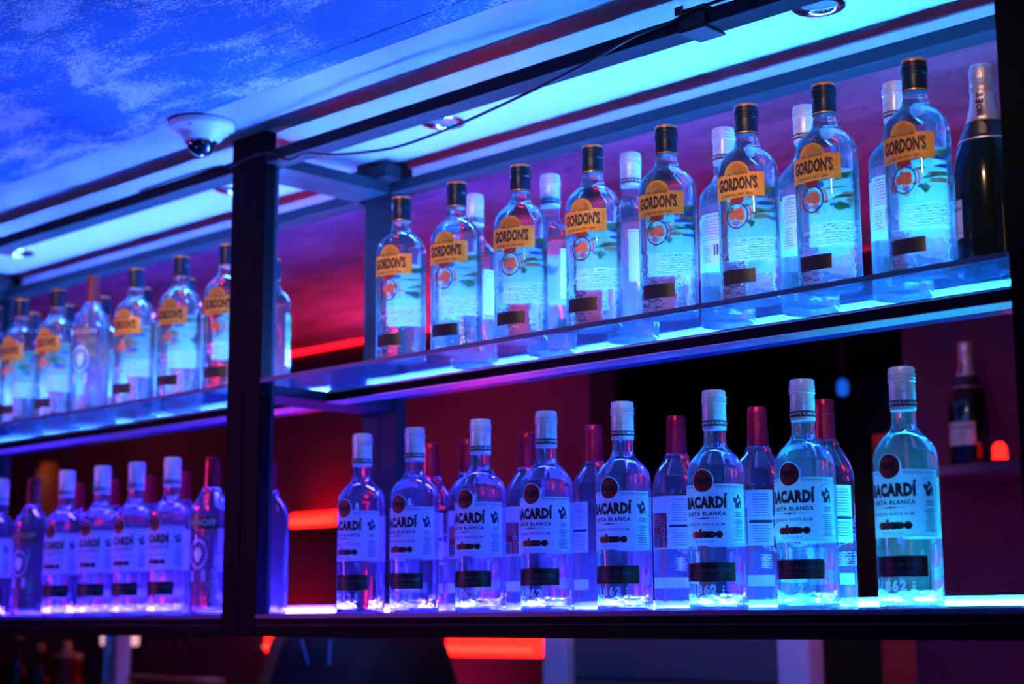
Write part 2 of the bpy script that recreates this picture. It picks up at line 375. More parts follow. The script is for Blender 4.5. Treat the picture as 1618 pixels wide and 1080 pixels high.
    for i in range(80):
        cs = B+rnd.uniform(-hw*.9, hw*.9); cz = rnd.uniform(0.112, 0.170); t = rnd.uniform(0, PI); L = rnd.uniform(0.005, 0.009)
        d = (math.cos(t), math.sin(t)); mm = rnd.choice([green, green, green, orange, bluep, orange])
        if mm is green: W.poly(mb, [(-d[0]*L, -d[1]*L), (-d[1]*L*.35, d[0]*L*.35), (d[0]*L, d[1]*L), (d[1]*L*.35, -d[0]*L*.35)], mm, 0.0002, cs, cz)
        else: W.disc(mb, cs, cz, L*.45, L*.45, mm, 0.0002, k=12)
        if mm is green: W.poly(mb, [(-d[0]*L, -d[1]*L), (-d[1]*L*.35, d[0]*L*.35), (d[0]*L, d[1]*L), (d[1]*L*.35, -d[0]*L*.35)], mm, E2, cs, cz)
    W.lines(mb, B, 0.096, 0.071, 8, 0.060, ink_grey, 0.0002, rnd, 0.0007)
    mb.obj('back_label', root)
    return root

def rum_bottle():
    W = Wrap(0.0405); rnd = random.Random(5); R = 0.0405; g = lambda d: math.radians(d)*R
    root = empty('rum_bottle', '', 'bottle')
    mb = MB()
    mb.lathe([(0.030, 0.005), (0.037, 0.0008), (0.0395, 0.0), (0.0408, 0.004), (0.0408, 0.010), (R, 0.014), (R, 0.186), (0.0399, 0.1935), (0.0378, 0.2000), (0.0342, 0.2062), (0.0290, 0.2125), (0.0236, 0.2182), (0.0188, 0.2232),
              (0.0182, 0.2265), (0.0166, 0.228), (0.0158, 0.232), (0.0155, 0.248), (0.0145, 0.262)], glass_rum, 56)
    mb.obj('bottle_body', root, edge=1.0)
    cap = make_cap(root, 0.249, 0.305, 0.0168, cap_white, 3)
    CW = Wrap(0.0170)
    mb = MB(); CW.patch(mb, -CW.per/2, CW.per/2, 0.2535, 0.2615, ink_b, 0.0002)
    for k in range(4): CW.text(mb, 'WHITE RUM', 0.0052, CW.per*k/4+0.006, 0.2574, white_paper, 0.0005, 0.00015)
    mb.obj('neck_band', cap)
    mb = MB()
    for k in range(3):   # the signature
        c0 = CW.per*k/3+0.008; pts = []
        rn = random.Random(8)
        z0 = 0.270
        P = [(-.012, -.002), (-.009, .003), (-.0085, -.003), (-.005, .007), (-.005, -.002), (-.002, .004), (-.001, -.001), (.001, .003), (.002, 0), (.004, .003), (.005, 0), (.008, .002), (.012, .006)]
        for a, b in zip(P[:-1], P[1:]):
            CW.poly(mb, [(a[0], a[1]), (b[0], b[1]), (b[0], b[1]+.0006), (a[0], a[1]+.0006)], ink_grey, 0.0003, c0, z0)
    mb.obj('signature', cap)
    # front label
    mb = MB(); W.patch(mb, g(-88), g(93), 0.0870, 0.1710, white_paper, E1)
    W.disc(mb, 0, 0.1755, 0.0165, 0.0165, white_paper, E1)
    W.disc(mb, 0, 0.1755, 0.0148, 0.0152, dkred, E2); W.disc(mb, 0, 0.1755, 0.0140, 0.0144, ink, E3, 0.93)
    bat = [(-12, 3), (-9, 6), (-5, 5), (-2, 2), (-1.5, 5), (0, 4), (1.5, 5), (2, 2), (5, 5), (9, 6), (12, 3), (10, -1), (8, -5), (6, -2), (4, -6), (2, -3), (0, -8), (-2, -3), (-4, -6), (-6, -2), (-8, -5), (-10, -1)]
    W.poly(mb, bat, ink, E3, 0, 0.1755, 0.00088)
    for a, b, z in ((24, 90, 0.1675), (-86, -24, 0.1675)): W.lines(mb, (g(a)+g(b))/2, z, z-0.0, 1, g(b)-g(a), ink_grey, E2, rnd, 0.0008, 0)
    for a in (26, 34, 42, 50, 58, 66, 74, 82): W.patch(mb, g(a), g(a+5.5), 0.1650, 0.1657, ink_grey, E2)
    W.text(mb, 'BACARDÍ', 0.0205, g(0), 0.1450, ink, E2, 0.0014, 1.12, width=0.067)
    W.text(mb, 'CARTA BLANCA', 0.0072, g(0), 0.1300, ink, E2, 0.00025, 1.25)
    W.patch(mb, g(-32), g(32), 0.1236, 0.1240, ink_grey, E2); W.disc(mb, 0, 0.1238, 0.003, 0.0013, ink_grey, E2, 0.5); W.patch(mb, g(-12), g(12), 0.1231, 0.1245, ink_grey, E2*.95)
    W.text(mb, 'SUPERIOR WHITE RUM', 0.0052, g(0), 0.1155, ink_grey, E2, 0.0001, 1.15)
    # medals and little shield
    for cx, r, mm in ((-19, .0048, gold), (-13.5, .0048, dkred), (3, .0050, dkred), (8.5, .0046, ink), (13, .0048, ink), (17, .0044, dkred), (28, .0050, ink)):
        W.disc(mb, g(cx*1.1), 0.1015, r, r, mm, E2+cx*1e-6)
        W.disc(mb, g(cx*1.1), 0.1015, r*.7, r*.7, ink, E3, 0.8)
    W.poly(mb, [(-5, 5), (-2, 5), (-3, 8), (0, 10), (3, 8), (2, 5), (5, 5), (5.5, 0), (3, -4), (0, -7), (-3, -4), (-5.5, 0)], dkred, E3, g(-6), 0.1015, 0.00085)
    W.text(mb, 'Bacardí Limited', 0.0045, g(2), 0.0925, ink_grey, E2, 0.0)
    W.patch(mb, g(-86), g(91), 0.0890, 0.0893, ink_grey, E2)
    # side figure on a barrel
    fg = [(-7, -12), (-7, -4), (-9, -2), (-11, 3), (-8, 6), (-5, 3), (-3, 5), (-3, 8), (-1, 10.5), (1, 10), (1.5, 7.5), (3.5, 6), (5, 2), (6, -2), (6.5, -12), (4, -12), (3.5, -5), (2, -6), (1, -12)]
    W.poly(mb, fg, ink_b, E2, g(73), 0.148, 0.00085)
    W.poly(mb, [(-1, 3), (1, 4), (2.5, 1), (-3, -4), (-4, -3)], white_paper, E3, g(73), 0.148, 0.00085)
    for i in range(11):
        t = PI*(0.15+0.7*i/10); W.disc(mb, g(73)+0.0105*math.cos(t), 0.1535+0.0085*math.sin(t), .0006, .0006, ink_b, E2, k=6)
    for zt, zb, n in ((0.1315, 0.1265, 3), (0.1215, 0.0945, 12)): W.lines(mb, g(73), zt, zb, n, 0.018, ink_grey, E2, rnd, 0.0010, 0.45)
    mb.obj('front_label', root)
    mb = MB(); W.patch(mb, g(-60), g(62), 0.0385, 0.0640, black_lab, E1)
    W.text(mb, 'SANTIAGO DE CUBA', 0.0066, g(2), 0.0530, ink_grey, E2, 0.0002, 1.2); W.lines(mb, 0, 0.0460, 0.0425, 2, 0.050, ink_grey, E2, rnd, 0.0008, 0.2)
    mb.obj('black_strip_label', root)
    mb = MB(); W.text(mb, '1862', 0.0165, g(-4), 0.0265, relief, 0.0008, 0.0007, 1.25)
    for k in range(3): W.patch(mb, g(34), g(38), 0.0215+k*0.0042, 0.0239+k*0.0042, relief, 0.0008)
    mb.obj('moulded_year', root)
    # back label
    mb = MB(); B = W.per/2
    W.patch(mb, B-0.026, B+0.026, 0.0870, 0.165, white_paper, E1)
    W.text(mb, 'CARTA BLANCA', 0.0045, B, 0.160, ink_grey, E2, 0.0001)
    W.lines(mb, B, 0.155, 0.125, 10, 0.046, ink_grey, E2, rnd, 0.0008, 0.15)
    W.patch(mb, B-0.020, B+0.014, 0.130, 0.150, white_paper, E3)
    W.lines(mb, B-0.003, 0.147, 0.133, 4, 0.026, ink_grey, E3+.0002, rnd, 0.0006, 0.4)
    W.patch(mb, B-0.004, B+0.020, 0.0980, 0.1180, white_paper, E2)
    x = B-0.002
    while x < B+0.017:
        q = rnd.choice((.0004, .0008, .0014)); W.patch(mb, x, x+q, 0.1005, 0.1170, ink, E3); x += q+rnd.choice((.0005, .0009, .0014))
    W.lines(mb, B-0.014, 0.116, 0.092, 8, 0.016, ink_grey, E2, rnd, 0.0008, 0.3)
    mb.obj('back_label', root)
    return root

def vodka_bottle(capm, back=True):
    R = 0.0385; W = Wrap(R); rnd = random.Random(9); g = lambda d: math.radians(d)*R
    root = empty('vodka_bottle', '', 'bottle')
    mb = MB()
    mb.lathe([(0.029, 0.005), (0.0345, 0.0008), (0.0365, 0.0), (0.0377, 0.004), (0.038, 0.012), (R, 0.10), (R, 0.184), (0.0380, 0.192), (0.0362, 0.200), (0.0330, 0.2085), (0.0285, 0.2165), (0.0240, 0.2235), (0.0205, 0.2285), (0.0195, 0.231),
              (0.0195, 0.235), (0.0168, 0.237), (0.0150, 0.2385), (0.0142, 0.262)], glass_vod, 56)
    mb.obj('bottle_body', root, edge=1.0)
    mb = MB(); mb.lathe([(0.0160, 0.2385), (0.0160, 0.2390), (0.0146, 0.275), (0.0152, 0.2755), (0.0152, 0.2775), (0.0144, 0.278), (0.0144, 0.2865), (0.0150, 0.287), (0.0150, 0.289), (0.0144, 0.2895), (0.0138, 0.296), (0.0118, 0.2970)], capm, 32)
    mb.obj('screw_cap', root, edge=0.7)
    mb = MB(); W.patch(mb, g(-60), g(60), 0.159, 0.182, band_red, E1)
    W.text(mb, 'SMIRNOFF', 0.0165, 0, 0.1705, white_paper, E2, 0.0006, 1.0, 0.9)
    W.patch(mb, g(-58), g(58), 0.1800, 0.1805, gold, E2); W.patch(mb, g(-58), g(58), 0.1605, 0.1610, gold, E2)
    W.text(mb, 'VODKA', 0.0080, 0, 0.152, dkred, E2, 0.0003, 1.4)
    mb.obj('front_label', root)
    mb = MB()      # frosted crest moulded on the front
    for k in range(24):
        t = 2*PI*k/24; W.disc(mb, 0.018*math.cos(t), 0.112+0.026*math.sin(t), 0.0024, 0.0024, relief, 0.0004, 0.5, k=10)
    W.poly(mb, [(-6, 8), (-3, 12), (0, 9), (3, 12), (6, 8), (8, 0), (3, -10), (0, -13), (-3, -10), (-8, 0)], relief, 0.0004, 0, 0.112, 0.0012)
    for sgn in (-1, 1):
        for k in range(6): W.poly(mb, [(0, 0), (sgn*5, 3), (sgn*9, 1), (sgn*4, -1)], relief, 0.0004, sgn*0.008, 0.062+k*0.0035, 0.0011)
    mb.obj('moulded_crest', root)
    if not back: return root
    mb = MB(); B = W.per/2; hw = 0.036
    W.patch(mb, B-hw, B+hw, 0.092, 0.172, white_paper, E1)
    W.patch(mb, B-hw+0.004, B-0.002, 0.094, 0.146, red, E2)
    W.lines(mb, B-0.017, 0.143, 0.126, 7, 0.026, white_paper, E3, rnd, 0.0008, 0.2)
    W.disc(mb, B-0.009, 0.1205, 0.0042, 0.0042, white_paper, E3, 0.6, k=16)
    W.patch(mb, B-0.031, B-0.015, 0.0955, 0.1140, white_paper, E3)
    x = B-0.030
    while x < B-0.017:
        q = rnd.choice((.0004, .0008, .0012)); W.patch(mb, x, x+q, 0.097, 0.1125, ink, E3+.0003); x += q+rnd.choice((.0005, .0009, .0012))
    W.lines(mb, B-0.008, 0.114, 0.096, 7, 0.009, white_paper, E3, rnd, 0.0008, 0.3)
    W.lines(mb, B+0.018, 0.166, 0.135, 9, 0.028, ink_grey, E2, rnd, 0.0008, 0.3); W.patch(mb, B+0.001, B+0.034, 0.1245, 0.1285, ink_b, E2)
    W.lines(mb, B+0.018, 0.120, 0.098, 7, 0.028, ink_grey, E2, rnd, 0.0008, 0.3)
    mb.obj('back_label', root)
    mb = MB(); W.patch(mb, B-0.036, B+0.036, 0.034, 0.050, white_paper, E1); mb.obj('lower_strip_label', root)
    return root

def champagne_bottle(ls=0.0, lw=0.036):
    R = 0.043; W = Wrap(R); root = empty('champagne_bottle', '', 'bottle'); rnd = random.Random(2)
    mb = MB(); mb.lathe([(0.030, 0.008), (0.038, 0.001), (0.041, 0.0), (R, 0.005), (R, 0.120), (0.0425, 0.135), (0.0405, 0.150), (0.036, 0.168), (0.030, 0.184), (0.0235, 0.200), (0.0175, 0.218), (0.0148, 0.235), (0.0142, 0.26)], green_glass, 48)
    mb.obj('bottle_body', root)
    f = MB()
    f.lathe([(0.0262, 0.1950), (0.0215, 0.208), (0.0180, 0.222), (0.0162, 0.238), (0.0160, 0.2425), (0.0172, 0.244), (0.0172, 0.2475), (0.0160, 0.249), (0.0166, 0.262), (0.0168, 0.272), (0.0140, 0.278), (0.006, 0.2795)], foil, 40)
    fo = f.obj('neck_foil', root)
    NW = Wrap(0.0195)
    mb = MB()     # letters climb the neck
    for i, ch in enumerate('MOËT'):
        v, fc = text(ch, 0.0105, 0.0006)
        z0 = 0.2085+i*0.0085; rr = 0.0225-i*0.0019
        NN = Wrap(rr)
        mb.add([NN.at(-y*1.0, z0+x*1.0, 0.0004) for x, y in v], fc, ink, False)
    mb.obj('neck_lettering', fo)
    mb = MB(); mb.lathe([(0.0344, 0.1735), (0.0312, 0.183), (0.0270, 0.194), (0.0250, 0.199)], foil_d, 40, cap0=False, cap1=False); mb.lathe([(0.0350, 0.1723), (0.0347, 0.1745)], foil, 40, cap0=False, cap1=False)
    W3 = Wrap(0.0312)
    W3.disc(mb, 0, 0.184, 0.010, 0.011, foil_d, 0.0015)
    mb.obj('foil_collar', root)
    mb = MB(); W.patch(mb, ls-lw, ls+lw, 0.045, 0.095, white_paper, E1); W.patch(mb, ls-lw, ls+lw, 0.052, 0.053, gold, E2)
    W.text(mb, 'MOËT & CHANDON', 0.0072, ls, 0.083, ink, E2, 0.0002); W.lines(mb, ls, 0.072, 0.060, 3, 0.05, ink_grey, E2, rnd)
    mb.obj('front_label', root)
    return root

GIN, RUM = gin_bottle(), rum_bottle()
VOD, VOD_D, CHA = vodka_bottle(cap_red), vodka_bottle(cap_dkred, False), champagne_bottle()
VOD_F = vodka_bottle(cap_red, False)
CHB = champagne_bottle(-0.062, 0.034)
used = set()
CAMX, CAMY = 2.428, -1.778
def place(proto, x, y, z, alpha, label, group):
    """alpha: degrees the front is turned away from the viewer's side; absolute heading follows"""
    phi = math.atan2(CAMX-x, y-CAMY)
    o = proto if proto.name not in used else copy_tree(proto)
    used.add(proto.name)
    o.location = (x, y, z); o.rotation_euler = (0, 0, phi+math.radians(alpha))
    o['label'] = label; o['group'] = group
    return o
ORD = ['first', 'second', 'third', 'fourth', 'fifth', 'sixth', 'seventh', 'eighth', 'ninth', 'tenth']
ZU, ZL = 0.4305, 0.0115
# upper shelf, bay right of the post
for i, (x, a) in enumerate([(0.417, -34), (0.552, -33), (0.698, -27), (0.851, -30), (0.995, -25), (1.139, -26), (1.268, -32), (1.406, -29)]):
    place(GIN, x, 0.052, ZU, a, 'orange-labelled gin bottle in front row of the upper right bay, %s from the black post' % ORD[i], 'gin bottles, upper shelf, bay right of the post')
for i, (x, y, a) in enumerate([(0.465, .18, -120), (0.648, .178, 110), (0.826, .174, 80), (1.013, .17, 155), (1.162, .165, 158), (1.311, .165, 155)]):
    place(RUM, x, y, ZU, a, 'white-capped rum bottle behind the gin on the upper shelf, %s from the black post' % ORD[i], 'rum bottles behind the gin row')
place(CHB, 1.470, 0.112, ZU, -12, 'dark champagne bottle with rose foil neck at the end of the upper shelf', 'champagne bottles')
# upper shelf, bay left of the post
gl = [(-0.083, -32), (-0.236, -38), (-0.395, -42), (-0.699, -46), (-0.850, -50), (-0.975, -50)]
for i, (x, a) in enumerate(gl):
    place(GIN, x, 0.055, ZU, a, 'orange-labelled gin bottle in front row of the upper left bay, %s from the black post' % ORD[i], 'gin bottles, upper shelf, bay left of the post')
place(VOD_D, -0.558, 0.055, ZU-0.001, -35, 'vodka bottle with dark red cap standing among the gin on the upper shelf', 'vodka bottles')
for i, (x, y, a) in enumerate([(-0.128, .2, -90), (-0.40, .185, -70), (-0.553, .18, -60), (-0.70, .17, -60), (-0.84, .165, -60), (-0.985, .16, -60)]):
    place(GIN, x, y, ZU, a, 'gin bottle in back row of the upper left bay, %s from the black post' % ORD[i], 'gin bottles in the back row')
# lower shelf, bay right of the post
for i, (x, a) in enumerate([(0.314, -47), (0.447, -42), (0.601, -38), (0.744, -36), (0.897, -32), (1.065, -27), (1.212, -31), (1.364, -31)]):
    place(RUM, x, 0.058, ZL, a, 'white-capped rum bottle in front row of the lower right bay, %s from the black post' % ORD[i], 'rum bottles, lower shelf, bay right of the post')
for i, (x, a) in enumerate([(0.336, 160), (0.430, 170), (0.571, 160), (0.718, 110), (0.886, 158), (1.038, 155), (1.154, 185)]):
    place(VOD, x, 0.2, ZL, a, 'red-capped vodka bottle in back row of the lower right bay, %s from the black post' % ORD[i], 'vodka bottles, lower back row, bay right of the post')
# lower shelf, bay left of the post
for i, (x, a) in enumerate([(-0.254, -50), (-0.378, -50), (-0.503, -48), (-0.640, -48), (-0.915, -48)]):
    place(RUM, x, 0.06, ZL, a, 'white-capped rum bottle in front row of the lower left bay, %s from the black post' % ORD[i], 'rum bottles, lower shelf, bay left of the post')
place(VOD_F, -0.121, 0.06, ZL, -38, 'red-capped vodka bottle in front row of lower left bay, half hidden by the black post', 'vodka bottles')
place(VOD_D, -0.775, 0.06, ZL, -40, 'vodka bottle with dark red cap among the rum on the lower shelf', 'vodka bottles')
place(VOD_F, -0.112, 0.19, ZL, -120, 'red-capped vodka bottle in back of lower left bay, seen just past the black post', 'vodka bottles')
for i, x in enumerate([-0.418, -0.545, -0.685, -0.83]):
    place(VOD, x, 0.2, ZL, 160, 'red-capped vodka bottle in back row of the lower left bay, %s from the black post' % ORD[i], 'vodka bottles, lower back row, bay left of the post')
# the one across the room
place(CHA, 0.69, 1.50, 0.327, -30, 'blurred champagne bottle standing on the far wall ledge across the room', 'champagne bottles')

# ------------------------------------------------------------------ the shelving frame
ZT, ZTB = 0.854, 0.8314
DEP = 0.308
ZC = 0.895
XR, XL = 1.548, -1.50
rack = empty('hanging_bottle_rack', 'black steel double-bay bottle rack hung from the ceiling behind the bar', 'rack', (0, 0, 0))
for x0 in (XL, 0.0, XR):
    back_x = x0+0.012
    for (nm, xa, y0, y1, m) in (('front_post', x0, 0.0, 0.025, steel), ('back_post', back_x, DEP+0.012, DEP+0.037, steel_b)):
        mb = MB(); mb.box((xa, y0, -0.027), (xa+0.0497, y1, ZC), m); mb.box((xa+0.0503, y0, -0.027), (xa+0.1, y1, ZC), m); mb.obj(nm, rack, bevel=0.0015)
    mb = MB()
    mb.box((x0+0.004, 0.0255, -0.02), (x0+0.0985, 0.034, ZTB-0.0005), steel_b); mb.obj('post_channel', rack, bevel=0.001)
    mb = MB(); mb.box((x0, 0.0435, ZTB), (x0+0.0497, DEP-0.0005, ZT), steel_b); mb.box((x0+0.0503, 0.0435, ZTB), (x0+0.1, DEP-0.0005, ZT), steel_b); mb.obj('top_cross_rail', rack, bevel=0.001)
    mb = MB(); mb.box((x0, 0.0345, 0.4025), (x0+0.0497, DEP+0.011, 0.4222), steel_b); mb.box((x0+0.0503, 0.0345, 0.4025), (x0+0.1, DEP+0.011, 0.4222), steel_b); mb.obj('middle_cross_rail', rack, bevel=0.001)
    mb = MB(); mb.box((x0, 0.046, -0.027), (x0+0.1, DEP-0.001, 0.0035), steel); mb.obj('bottom_cross_rail', rack, bevel=0.001)
    mb = MB(); mb.box((x0+0.02, DEP-0.035, ZT+0.0003), (x0+0.13, DEP+0.035, ZC-0.012), plug); mb.box((x0+0.03, DEP-0.028, ZC-0.012), (x0+0.075, DEP+0.028, ZC), plug); mb.obj('corner_block', rack, bevel=0.002)  # plain black blocks filling the back corner up to the ceiling
for (xa, xb) in ((XL+0.1, 0.0), (0.1, XR)):
    a, b = xa+0.0005, xb-0.0005
    def bar(nm, y0, y1, z0, z1, m):
        mb = MB(); mb.box((a, y0, z0), (b, y1, z1), m); return mb.obj(nm, rack, bevel=0.0012)
    bar('top_front_rail', 0, 0.043, ZTB, ZT, steel_r)
    bar('top_back_rail', DEP, DEP+0.043, ZTB, ZT, steel_b)
    mr = bar('middle_rail', 0.154, 0.199, 0.4025, 0.4222, steel)
    mb = MB(); mb.box((a, 0.1530, 0.4180), (b, 0.1538, 0.4205), alu); mb.box((a, 0.1530, 0.4012), (b, 0.1985, 0.4024), alu); mb.obj('rail_lip', mr)  # underside plate added so the black rail catches the LED blue
    bar('bottom_front_rail', 0.0, 0.045, -0.027, 0.0038, steel)
    mb = MB(); mb.box((a, -0.0012, -0.0085), (b, -0.0002, -0.0060), steel_b); mb.obj('highlight_strip', rack)  # lighter strip standing for the highlight line along the rail
    bar('bottom_back_rail', DEP-0.0, DEP+0.025, -0.027, 0.0038, steel)

# glass shelves
def sheet_glass(name, tint, ribs, rough=0.06):
    m = bpy.data.materials.new(name); m.use_nodes = True; n, l = nodes(m); n.remove(n['Principled BSDF']); out = n['Material Output']
    tr = n.new('ShaderNodeBsdfTransparent'); tr.inputs[0].default_value = (*tint, 1)
    gl = n.new('ShaderNodeBsdfGlossy'); gl.inputs['Roughness'].default_value = rough; gl.inputs[0].default_value = (0.3, 0.4, 0.5, 1)
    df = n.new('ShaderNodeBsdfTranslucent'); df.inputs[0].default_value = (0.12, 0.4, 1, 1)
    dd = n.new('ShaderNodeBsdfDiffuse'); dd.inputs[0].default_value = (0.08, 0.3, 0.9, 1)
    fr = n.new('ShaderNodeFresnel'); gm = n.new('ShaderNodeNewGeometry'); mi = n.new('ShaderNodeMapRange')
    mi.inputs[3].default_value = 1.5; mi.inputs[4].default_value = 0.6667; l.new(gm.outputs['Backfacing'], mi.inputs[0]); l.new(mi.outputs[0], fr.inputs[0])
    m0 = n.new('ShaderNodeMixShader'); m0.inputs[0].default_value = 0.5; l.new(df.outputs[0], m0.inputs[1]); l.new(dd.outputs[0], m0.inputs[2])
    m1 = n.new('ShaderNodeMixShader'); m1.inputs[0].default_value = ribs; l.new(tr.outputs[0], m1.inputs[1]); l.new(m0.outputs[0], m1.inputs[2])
    m2 = n.new('ShaderNodeMixShader'); l.new(fr.outputs[0], m2.inputs[0]); l.new(m1.outputs[0], m2.inputs[1]); l.new(gl.outputs[0], m2.inputs[2])
    l.new(m2.outputs[0], out.inputs['Surface'])
    tc = n.new('ShaderNodeTexCoord'); wv = n.new('ShaderNodeTexWave'); wv.inputs['Scale'].default_value = 60; wv.inputs['Distortion'].default_value = 0
    l.new(tc.outputs['Object'], wv.inputs['Vector'])
    bp = n.new('ShaderNodeBump'); bp.inputs['Strength'].default_value = 0.25; bp.inputs['Distance'].default_value = 0.001
    l.new(wv.outputs['Fac'], bp.inputs['Height']); l.new(bp.outputs[0], gl.inputs['Normal']); l.new(bp.outputs[0], dd.inputs['Normal'])
    return m
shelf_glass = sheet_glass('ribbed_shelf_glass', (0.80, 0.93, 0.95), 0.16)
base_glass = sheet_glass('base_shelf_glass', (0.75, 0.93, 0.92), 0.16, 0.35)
edge_glass = mat('green_glass_edge', (0.010, 0.045, 0.16), 0.35, trans=0.0, spec=0.8)
side = {0: 'left of the black post', 1: 'right of the black post'}
for k, (xa, xb) in enumerate(((XL+0.101, -0.001), (0.101, XR-0.001))):
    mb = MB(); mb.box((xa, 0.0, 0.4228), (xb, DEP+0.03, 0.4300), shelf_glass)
    o = mb.obj('glass_shelf'); tag(o, 'ribbed glass middle shelf under the gin row, bay ' + side[k], 'shelf', 'glass shelves')
    mb = MB(); mb.box((xa, -0.0016, 0.4228), (xb, -0.0001, 0.4300), edge_glass); e = mb.obj('front_edge', o)
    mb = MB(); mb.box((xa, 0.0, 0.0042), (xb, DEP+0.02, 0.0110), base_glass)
    o = mb.obj('glass_shelf'); tag(o, 'lit glass bottom shelf under the rum row, bay ' + side[k], 'shelf', 'glass shelves')
    mb = MB(); mb.box((xa, -0.0016, 0.0042), (xb, -0.0001, 0.0110), edge_glass); mb.obj('front_edge', o)

# LED strips: colour runs along their length
def led_mat(name, stops, strength):
    m = bpy.data.materials.new(name); m.use_nodes = True; n, l = nodes(m); n.remove(n['Principled BSDF']); out = n['Material Output']
    e = n.new('ShaderNodeEmission'); e.inputs[1].default_value = strength
    g = n.new('ShaderNodeNewGeometry'); sp = n.new('ShaderNodeSeparateXYZ'); mr = n.new('ShaderNodeMapRange')
    mr.inputs[1].default_value = -1.5; mr.inputs[2].default_value = 1.6
    cr = n.new('ShaderNodeValToRGB'); r = cr.color_ramp
    while len(r.elements) < len(stops): r.elements.new(0.5)
    for el, (x, c) in zip(r.elements, stops): el.position = (x+1.5)/3.1; el.color = (*c, 1)
    l.new(g.outputs['Position'], sp.inputs[0]); l.new(sp.outputs['X'], mr.inputs[0]); l.new(mr.outputs[0], cr.inputs[0]); l.new(cr.outputs[0], e.inputs[0]); l.new(e.outputs[0], out.inputs['Surface'])
    return m
led_low = led_mat('led_violet_to_cyan', [(-1.5, (0.06, 0.018, 1.0)), (0.3, (0.045, 0.022, 1.0)), (0.85, (0.02, 0.05, 1.0)), (1.10, (0.015, 0.14, 1.0)), (1.28, (0.01, 0.50, 0.85)), (1.6, (0.01, 0.52, 0.85))], 640)
led_up = led_mat('led_ice_blue', [(-1.5, (0.05, 0.17, 1.0)), (0.0, (0.05, 0.17, 1.0)), (0.6, (0.045, 0.19, 1.0)), (1.2, (0.025, 0.24, 1.0)), (1.6, (0.02, 0.27, 1.0))], 1250)
for k, (xa, xb) in enumerate(((XL+0.105, -0.005), (0.105, XR-0.005))):
    t = empty('led_light_strip', 'glowing LED strip along the back of the bottom shelf, ' + side[k], 'light strip', (0, 0, 0), 0, 'LED strips of the rack')
    mb = MB(); mb.box((xa, 0.262, 0.0112), (xb, 0.276, 0.0159), alu); mb.box((xa, 0.2705, 0.0135), (xb, 0.276, 0.0290), alu); mb.obj('profile_with_shield', t)  # raised back wall added to stop light spilling behind
    mb = MB(); mb.box((xa, 0.264, 0.0160), (xb, 0.270, 0.0205), led_low); mb.obj('diffuser', t)
    t = empty('led_light_strip', 'blue LED strip lying at the back of the middle shelf, ' + side[k], 'light strip', (0, 0, 0), 0, 'LED strips of the rack')
    mb = MB(); mb.box((xa, 0.236, 0.4301), (xb, 0.254, 0.4312), alu); mb.box((xa, 0.2485, 0.4312), (xb, 0.254, 0.4530), alu); mb.obj('profile_with_shield', t)  # tall back wall added to shade the far ceiling from this strip
    mb = MB(); mb.box((xa, 0.238, 0.4313), (xb, 0.248, 0.4348), led_up); mb.obj('diffuser', t)

# cable and clamp
cab = [(-0.30, -.006, .8535), (-0.12, -.006, .8545), (-0.034, -.006, .851), (0.008, -.006, .843), (0.074, -.006, .849), (0.131, -.006, .842), (0.159, -.006, .827), (0.186, -.006, .820), (0.226, -.006, .824), (0.275, -.006, .811), (0.327, -.006, .800),
       (0.426, -.006, .787), (0.49, -.006, .784), (0.582, -.006, .788), (0.669, -.006, .796), (0.807, -.006, .813), (0.904, -.006, .828), (0.984, -.006, .844), (1.055, -.006, .848), (1.10, -.006, .856), (1.2, -.003, .8575)]
def smooth_path(P, k=5):
    P = [Vector(p) for p in P]; out = []
    for i in range(len(P)-1):
        a, b, c, d = P[max(i-1, 0)], P[i], P[i+1], P[min(i+2, len(P)-1)]
        for j in range(k):
            t = j/k; out.append(0.5*((2*b)+(c-a)*t+(2*a-5*b+4*c-d)*t*t+(3*b-3*c+d-a)*t**3))
    out.append(P[-1]); return out
mb = MB(); mb.tube(smooth_path(cab), 0.0024, cable_m)
tag(mb.obj('power_cable'), 'thin black cable drooping along the top front rail of the rack', 'cable')
mb = MB(); mb.box((1.066, -0.0035, ZTB-0.004), (1.112, -0.0003, ZT+0.008), plug); mb.box((1.066, -0.0035, ZT+0.0003), (1.112, 0.0465, ZT+0.008), plug); mb.box((1.066, -0.0035, ZTB-0.0045), (1.112, 0.0465, ZTB-0.0004), plug)
mb.box((1.060, -0.0062, ZT+0.001), (1.075, -0.0036, ZT+0.014), plug)
tag(mb.obj('rail_clamp', bevel=0.001), 'small black clamp sleeve gripping the top front rail', 'clamp')

# ------------------------------------------------------------------ ceiling
mb = MB()
mb.box((-7, -0.19, ZC), (6, -0.142, ZC+0.05), plaster_f); mb.box((-7, -4.5, ZC), (6, -0.1925, ZC+0.05), plaster_f); mb.box((-7, -0.1925, ZC+0.003), (6, -0.19, ZC+0.05), plaster_f)
struct(mb.obj('ceiling'))
mb = MB(); mb.box((-7, -0.142, ZC-0.0008), (6, 0.46, ZC+0.05), panel_m)
struct(mb.obj('ceiling'))
mb = MB(); mb.box((-7, 0.46, ZC), (6, 1.90, ZC+0.05), plaster_b)
struct(mb.obj('ceiling'))

